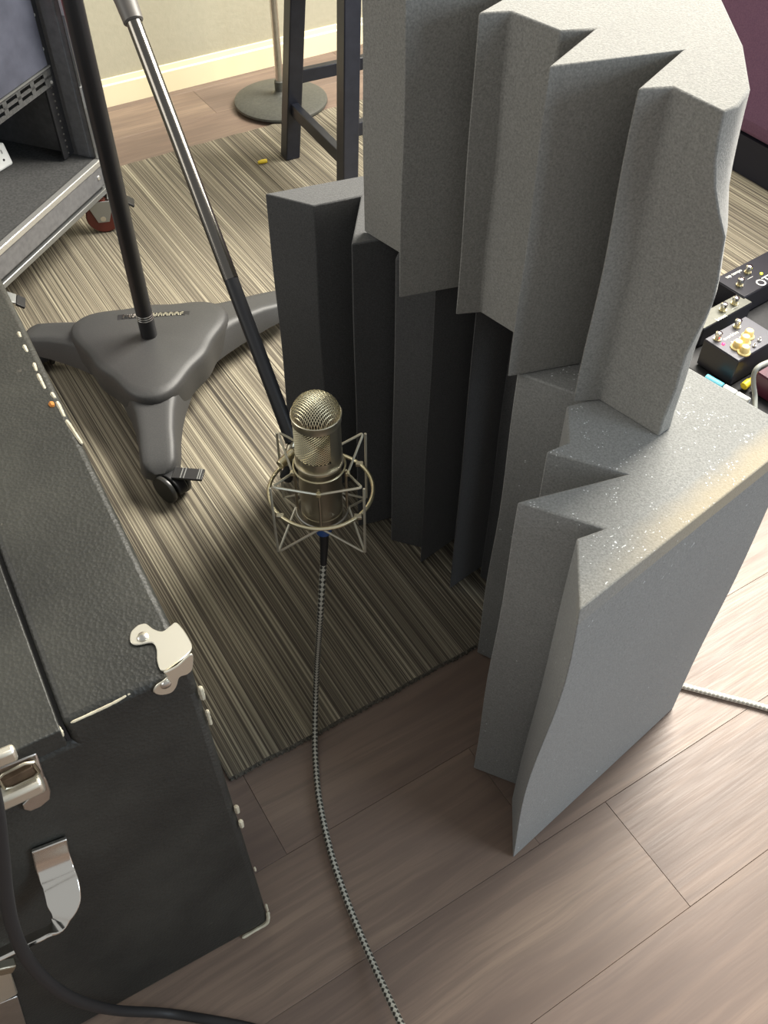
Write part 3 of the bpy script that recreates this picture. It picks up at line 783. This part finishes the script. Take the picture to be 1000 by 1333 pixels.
# ------------------------------------------------------------------ rack case on casters
def rack():
    z0 = .20
    Qf = at(124, 205, z0); u = Vector((-.331,-.944,0)).normalized(); wv = Vector((-u.y, u.x, 0))
    if wv.x > 0: wv = -wv
    root = thing('rack_case', 'open black flight rack case with aluminium edges on red casters', 'rack case', loc=(Qf.x, Qf.y, 0))
    Z = Vector((0,0,1)); W, D, TOP = .56, .52, .98
    def bx(a0, a1, b0, b1, c0, c1):
        c = u*((a0+a1)/2)+wv*((b0+b1)/2)+Z*((c0+c1)/2)
        return MB().box(c, (a1-a0, b1-b0, c1-c0), (u, wv, Z))
    bx(0, W, 0, D, z0-.012, z0-.001).build('interior_floor', M['rack_felt'], root)
    bx(0, W, .002, D, z0-.090, z0-.012).build('base_tray', M['rack_wall'], root, bevel=.006)
    bx(-.004, W, -.012, .004, z0-.070, z0-.016).build('front_lip', M['rack_wall'], root, bevel=.005)
    bx(-.006, W, -.016, .006, z0-.016, z0-.001).build('bottom_edge_trim', M['alu'], root, bevel=.002)
    bx(-.004, W, -.012, .006, z0-.092, z0-.078).build('bottom_rail', M['grey_metal'], root, bevel=.002)
    bx(-.014, 0, 0, D, z0-.09, TOP).build('side_panel', M['rack_wall'], root)
    bx(W, W+.014, 0, D, z0-.09, TOP).build('side_panel', M['rack_wall'], root)
    bx(0, W, D-.012, D, z0-.01, TOP).build('back_panel', M['matte_black'], root)
    bx(-.014, W+.014, 0, D, TOP, TOP+.014).build('top_panel', M['rack_wall'], root)
    # inner lining of the far side with a channel, then the aluminium edge
    bx(0, .004, .012, .046, z0, TOP).build('side_lining', M['rack_wall'], root)
    bx(-.012, .003, -.012, -.004, z0, .37).build('edge_trim', M['alu'], root, bevel=.001)
    bx(-.013, .003, -.011, -.003, .37, TOP).build('edge_trim', M['grey_metal'], root, bevel=.001)
    bx(-.012, .005, -.016, -.006, .325, .375).build('edge_clip', M['white'], root, bevel=.001)
    bx(-.012, .007, -.018, -.006, .53, .58).build('edge_clip', M['alu'], root, bevel=.001)
    # rails with screws
    for a0 in (0.0, W-.043):
        rl = bx(a0+.001, a0+.042, .058, .062, z0+.004, TOP-.01).build('rack_rail', M['matte_black'], root)
        bx(a0+.001 if a0 == 0 else a0+.026, a0+.004 if a0 == 0 else a0+.030, .062, .095, z0+.004, TOP-.01).build('rail_flange', M['matte_black'], rl)
        if a0 == 0:
            k = 0; z = z0+.012
            while z < .385:
                MB().lathe([(.0026,0),(.0022,.0012),(0,.0016)], o=u*.022+wv*.0578+Z*z, axis=-wv, seg=8).build('rail_screw', M['steel'], rl, smooth=True); z += .0159
    # casters
    for a, b in ((.04,.050),(W-.06,.065),(.03,D-.06),(W-.06,D-.06)):
        c = u*a+wv*b
        cs = MB().box(c+Z*(z0-.094), (.085,.07,.006), (u, wv, Z)).build('caster', M['grey_metal'], root, bevel=.002)
        dirv = Vector((.97,.22,0)).normalized(); ax = Vector((-dirv.y, dirv.x, 0)); wc = c+dirv*.050+Z*(RUG+.043)
        MB().lathe([(.028,-.013),(.040,-.014),(.043,-.010),(.043,.010),(.040,.014),(.028,.013)], o=wc, axis=ax, seg=32).build('wheel', M['red_wheel'], cs, smooth=True)
        MB().lathe([(.0285,-.0125),(.0285,.0125)], o=wc, axis=ax, seg=24).build('hub', M['alu'], cs, smooth=True)
        for sg in (-1, 1):
            fk = [wc+ax*(sg*.018)-dirv*.034+Z*.047, wc+ax*(sg*.018)+dirv*.034+Z*.047, wc+ax*(sg*.018)+dirv*.014-Z*.010, wc+ax*(sg*.018)-dirv*.014-Z*.010]
            MB().slab(fk, ax*sg, .003).build('fork', M['grey_metal'], cs, bevel=.001)
        MB().lathe([(.007,-.022),(.007,.022)], o=wc, axis=ax, seg=12).build('axle_bolt', M['steel'], cs, smooth=True)
        lv = MB(); bp = [wc+dirv*.020+Z*.050, wc+dirv*.050+Z*.046, wc+dirv*.066+Z*.036]
        lv.ribbon(bp, [ax*.034]*3, [Z, Z+dirv*.3, Z+dirv*.8], .004); lv.build('brake_lever', M['grey_metal'], cs, bevel=.001)
        MB().box(wc+dirv*.074+Z*.028, (.020,.036,.006), ((dirv-Z*.8).normalized(), ax, (Z+dirv*.8).normalized())).build('brake_pad', M['black'], cs, bevel=.001)
    MB().lathe([(.006,0),(.005,.002),(0,.003)], o=u*.022-wv*.0122+Z*(z0-.040), axis=-wv, seg=14).build('rivet', M['alu'], root, smooth=True)
    # mounted panels
    base = Vector((Qf.x, Qf.y, 0))
    def panel(name, label, cat, c0, c1, m, thick=.004, depth=0):
        t = thing(name, label, cat, loc=(Qf.x, Qf.y, 0))
        return t
    t = thing('vent_panel', 'black slotted vent panel screwed across the rack rails', 'rack panel', loc=(Qf.x, Qf.y, 0))
    c0, c1 = .376, .420
    # panel built as bars around the slots
    rows = [(c0, c0+.009), (c0+.0185, c0+.0245), (c0+.034, c1)]
    for a, b in rows: bx(.016, W-.016, .0535, .0573, a, b).build('panel_bar', M['rack_felt'], t)
    xs = .016+.028; 
    bx(.016, .044, .0535, .0573, c0+.009, c0+.034).build('panel_end', M['rack_felt'], t)
    x = .044
    while x < W-.05:
        bx(x+.038, x+.052, .0535, .0573, c0+.009, c0+.034).build('slot_divider', M['rack_felt'], t); x += .052
    bx(.016, W-.016, .050, .0545, c1-.003, c1).build('panel_lip', M['grey_metal'], t)
    MB().lathe([(.004,0),(.0035,.0018),(0,.0024)], o=u*.023+wv*.0535+Z*(c0+.008), axis=-wv, seg=12).build('panel_screw', M['alu'], t, smooth=True)
    t = thing('rack_unit', 'blue grey blank faced rack unit above the slotted panel', 'rack unit', loc=(Qf.x, Qf.y, 0))
    bx(.022, W-.022, .052, .0575, .4215, .600).build('face_plate', M['rack_panel'], t, bevel=.0015)
    bx(.045, W-.045, .0985, .40, .425, .596).build('chassis', M['matte_black'], t)
    bx(.045, W-.045, .0576, .0984, .43, .59).build('chassis_neck', M['matte_black'], t)
    for z in (.455, .527):
        MB().lathe([(.0042,0),(.0036,.002),(0,.0026)], o=u*.0185+wv*.0577+Z*z, axis=-wv, seg=12).build('panel_screw', M['alu'], t, smooth=True)
    t = thing('rack_unit', 'red faced rack unit at the top of the open rack', 'rack unit', loc=(Qf.x, Qf.y, 0))
    bx(.022, W-.022, .045, .0575, .604, .73).build('face_plate', M['red_device'], t, bevel=.0015)
    bx(.045, W-.045, .0576, .40, .61, .725).build('chassis', M['matte_black'], t)
    # white power outlet strip lying inside
    p = at(19, 214, z0); t = thing('power_strip', 'white power outlet strip lying on the rack floor', 'power strip', loc=(p.x, p.y, z0))
    pd = (at(-30,243,z0)-p).normalized(); pn = Vector((-pd.y, pd.x, 0))
    if pn.y < 0: pn = -pn
    ud = (Vector((0,0,1))*.72+(-pn)*.0).normalized()
    lean = (Z*.045+pn*.012)
    h = lean.length; ln = lean.normalized(); out = pd.cross(ln).normalized()
    if out.y > 0: out = -out
    MB().box(pd*.11+ln*.0285+out*-.015, (.22, .055, .03), (pd, ln, out)).build('housing', M['white'], t, bevel=.006, seg=3)
    for q in (.022,.062,.102):
        f = pd*q+ln*.0285+out*.0002
        MB().box(f+ln*.010-pd*.004, (.003,.009,.0012), (pd, ln, out)).build('socket_slot', M['grey_metal'], t)
        MB().box(f+ln*.010+pd*.006, (.003,.007,.0012), (pd, ln, out)).build('socket_slot', M['grey_metal'], t)
        MB().lathe([(.003,0),(.0028,.0008)], o=f-ln*.008, axis=out, seg=12).build('socket_hole', M['black'], t)
rack()

# ------------------------------------------------------------------ bar stool
def stool():
    l1 = Vector((-.277, 2.535, RUG)); a = Vector((.47,-.883,0)).normalized(); b = Vector((.883,.47,0)).normalized()
    root = thing('bar_stool', 'dark navy wooden bar stool with square splayed legs and rungs', 'stool', loc=(l1.x, l1.y, 0))
    S = .37; Hs = .72; k = .105
    ctr = a*S/2+b*S/2
    def leg_at(i, j, z):
        f = a*(S*i)+b*(S*j); inn = (ctr-f).normalized(); return f+inn*(k*z)+Vector((0,0,z))
    lw = .0215
    for i in (0,1):
        for j in (0,1):
            bt = leg_at(i,j,RUG); tp = leg_at(i,j,Hs)
            q = [(-1,-1),(1,-1),(1,1),(-1,1)]
            MB().hexa([bt+a*x*lw+b*y*lw for x,y in q], [tp+a*x*lw+b*y*lw for x,y in q]).build('leg', M['stoolpaint'], root, bevel=.003)
    def rung(p, q, hgt=.034, th=.022):
        d = (q-p); L = d.length; d.normalize(); s = d.cross(Vector((0,0,1))).normalized()
        MB().box((p+q)/2, (L-.03, th, hgt), (d, s, s.cross(d))).build('rung', M['stoolpaint'], root, bevel=.002)
    for j in (0,1): rung(leg_at(0,j,.155), leg_at(1,j,.155))
    for i in (0,1): rung(leg_at(i,0,.235), leg_at(i,1,.235))
    c = ctr+Vector((0,0,Hs))
    MB().box(c+Vector((0,0,.018)), (.36,.36,.036), (a,b,Vector((0,0,1)))).build('seat', M['stoolpaint'], root, bevel=.010, seg=3)
stool()

# ------------------------------------------------------------------ round base straight stand
def round_stand():
    c = at(366, 131, .012)
    root = thing('straight_stand', 'thin chrome straight stand on a heavy round iron base by the baseboard', 'microphone stand', loc=(c.x, c.y, 0))
    MB().lathe([(.140,RUG+.0004),(.145,.012),(.144,.018),(.135,.023),(.085,.027),(.060,.029),(.030,.033),(.020,.038),(.016,.046)], seg=56).build('round_base', M['castiron'], root, smooth=True)
    MB().tube([(0,0,.044),(0,0,.075)], .0165, 18).build('base_collar', M['castiron'], root, bevel=.002)
    MB().tube([(0,0,.070),(0,0,1.05)], .0115, 18).build('pole', M['steel'], root, smooth=True)
    MB().tube([(0,0,1.05),(0,0,1.12)], .018, 18).build('clutch', M['black'], root, bevel=.002)
round_stand()

# yellow foam earplug crumb
p = at(342, 213, RUG); q = Vector((.012,.006,0))
o = MB().tube([p-q+Vector((0,0,.006)), p+Vector((0,0,.0065)), p+q+Vector((0,0,.006))], [.0045,.0062,.0056], 10).build('earplug', M['yellow'], bevel=.0012)
tag(o, 'small yellow foam earplug dropped on the rug near the stool', 'earplug')

# ------------------------------------------------------------------ couch behind the foam
def couch():
    root = thing('couch', 'dark maroon upholstered couch with dark skirt at the edge of the rug', 'couch', loc=(0,0,0), rz=ANG)
    p0, p1, q0, q1 = 2.13, 2.98, .30, 1.98; Z0 = .0085
    B = lambda a,b,c,d,e,f: MB().box(((a+b)/2,(c+d)/2,(e+f)/2),(b-a,d-c,f-e))
    B(p0+.012,p1-.02,q0+.02,q1-.02,Z0,.11).build('skirt', M['skirt'], root)
    B(p0+.005,p1,q0,q1,.11,.40).build('seat_base', M['maroon'], root, bevel=.03, seg=4)
    B(p0,p0+.22,q0,q1,.11,.86).build('backrest', M['maroon'], root, bevel=.05, seg=5)
    for a in (q0, q1-.2): B(p0+.04,p1,a,a+.2,.11,.62).build('armrest', M['maroon'], root, bevel=.045, seg=5)
    m_ = (q0+q1)/2
    for a,b in ((q0+.21,m_-.004),(m_+.004,q1-.21)): B(p0+.23,p1+.01,a,b,.405,.53).build('seat_cushion', M['maroon'], root, bevel=.04, seg=4)
couch()

# ------------------------------------------------------------------ pedals on a board
def pedals():
    PB = .032
    e1 = (at(976,471,.10)-at(917,441,.10)); 
    d = (at(983,399,.085)-at(905,442,.085)).normalized()         # long direction of the pedals
    s = Vector((d.y,-d.x,0))
    ZZ = Vector((0,0,1))
    # board
    bc = at(1010, 470, PB)
    root = thing('pedalboard', 'flat black pedalboard on the rug behind the linty foam trap', 'pedalboard', loc=(bc.x, bc.y, 0))
    MB().box(d*.06+s*-.02+ZZ*(PB/2+RUG/2), (.46, .52, PB-RUG-.001), (d,s,ZZ)).build('deck', M['matte_black'], root, bevel=.003)
    for k in (-.24,.20): MB().box(d*.06+s*(k)+ZZ*(PB+.0015), (.45,.02,.003), (d,s,ZZ)).build('velcro_strip', M['rack_felt'], root)
    zb = PB+.0033
    def pedal(name, label, corner, L, W, H, m, mtop=None):
        # corner: left corner of the top face; L along d, W along s
        t = thing(name, label, 'effects pedal', loc=(corner.x, corner.y, zb))
        MB().box(d*L/2+s*W/2+ZZ*(H-.002)/2, (L, W, H-.002), (d,s,ZZ)).build('housing', m, t, bevel=.002)
        MB().box(d*L/2+s*W/2+ZZ*(H-.001), (L-.003, W-.003, .002), (d,s,ZZ)).build('top_plate', mtop or m, t, bevel=.0006)
        return t, (lambda x, y, z=0: d*x+s*y+ZZ*(H+z))
    def footswitch(t, p):
        f = MB().lathe([(.0085,0),(.0085,.003),(.006,.003),(.006,.010),(.0045,.011)], o=p, seg=16).build('footswitch', M['gold'], t, smooth=True)
        MB().lathe([(.0060,.011),(.0075,.012),(.0075,.018),(.005,.020),(0,.0203)], o=p, seg=16).build('switch_button', M['chrome'], f, smooth=True)
    def knob(t, p, r=.011):
        MB().lathe([(r*1.25,0),(r*1.25,.003),(r*.95,.005),(r*.82,.016),(r*.7,.0175),(0,.0176)], o=p, seg=14).build('knob', M['knob'], t, smooth=True)
    def text(t, body, p, size, ang=0, m='print'):
        cu = bpy.data.curves.new('lettering', 'FONT'); cu.body = body; cu.size = size; cu.extrude = .0003; cu.align_x = 'LEFT'
        o = bpy.data.objects.new('lettering', cu); C.objects.link(o)
        me = bpy.data.meshes.new_from_object(o); bpy.data.objects.remove(o)
        me.materials.append(M[m]); ob = bpy.data.objects.new('lettering', me); C.objects.link(ob); ob.parent = t
        ob.matrix_local = Matrix.Translation(p) @ Matrix(((d.x,-s.x,0,0),(d.y,-s.y,0,0),(0,0,1,0),(0,0,0,1)))
    # front pedal with four cream knobs
    H = .066
    c = at(917, 441, zb+H)
    t, P = pedal('overdrive_pedal', 'black pedal with four cream knobs and a lit red light', c, .135, .092, H, M['pedal_black'], M['pedal_slate'])
    text(t, 'overdrive', P(.030,.030,.0003), .012)
    text(t, 'MINI', P(.036,.052,.0003), .017)
    footswitch(t, P(.020,.018)); footswitch(t, P(.088,.014))
    MB().lathe([(.0035,0),(.0035,.002),(0,.004)], o=P(.018,.036), seg=12).build('red_light', M['led_red'], t, smooth=True)
    for x, y in ((.032,.060),(.030,.080),(.058,.058),(.080,.050)): knob(t, P(x,y))
    for x, y in ((.064,.080),(.088,.074)): MB().lathe([(.004,0),(.004,.004),(.0015,.004),(.0015,.010),(0,.010)], o=P(x,y), seg=10).build('toggle', M['steel'], t, smooth=True)
    # long flat grey pedal
    H2 = .050
    c = at(921, 403, zb+H2); L2 = (at(965,384,zb+H2)-c).dot(d)
    W2 = .042
    t, P = pedal('switch_pedal', 'long flat grey two switch pedal beside the knobbed pedal', c-d*.06, L2+.06, W2, H2, M['pedal_black'], M['pedal_grey'])
    footswitch(t, P(.085,.022)); footswitch(t, P(L2+.06-.040,.022))
    text(t, '------', P(.105,.034,.0003), .010); text(t, 'boost', P(.045,.042,.0003), .014)
    # rear black pedal with round lettering
    H3 = .055
    c = at(937, 359, zb+H3); L3 = .22
    t, P = pedal('delay_pedal', 'black two switch pedal with pale lettering and a yellow light', c-d*.02, L3, .088, H3, M['pedal_black'], M['pedal_black'])
    footswitch(t, P(.026,.052)); footswitch(t, P(.082,.030))
    text(t, 'OTTO', P(.062,.085,.0003), .032)
    text(t, 'tap tempo', P(.025,.018,.0003), .013)
    text(t, '-----', P(.06,.050,.0003), .012)
    MB().lathe([(.0035,0),(.0035,.002),(0,.004)], o=P(.104,.052), seg=12).build('yellow_light', M['led_yellow'], t, smooth=True)
    # maroon pedal at the near edge
    c = at(986, 484, zb+.05)
    t, P = pedal('maroon_pedal', 'small maroon pedal beside the yellow plug', c, .11, .07, .05, M['maroon_plastic'])
    footswitch(t, P(.07,.03))
    # plugs and leads
    t = thing('patch_cable', 'yellow plug and short lead between the pedals', 'cable')
    MB().tube([at(968,503,.045), at(976,497,.048)], .0085, 12).build('plug', M['yellow'], t, bevel=.001)
    MB().tube(smooth_path([at(976,497,.048), at(982,490,.052), at(984,484,.058)], 5), .005, 10).build('lead', M['yellow'], t, smooth=True)
    o = MB().tube(smooth_path([at(983,532,.045), at(983,515,.060), at(981,500,.085), at(982,486,.112), at(990,476,.125), at(1010,468,.12)], 6), .0052, 10).build('patch_cable', M['greycable'], smooth=True)
    tag(o, 'grey patch lead looping up past the maroon pedal', 'cable')
    t = thing('blue_marker', 'light blue and white translucent sticks lying at the pedalboard edge', 'marker')
    a, b = at(919,491,.041), at(975,523,.041)
    pts = [a.lerp(b, k/6) for k in range(7)]
    for i, (k0, k1, m) in enumerate(((0,.40,'lightblue'),(.42,.70,'white'),(.72,1.0,'white'))):
        MB().tube([a.lerp(b,k0), a.lerp(b,k1)], .0085, 12).build('segment', M[m], t, bevel=.002)
pedals()
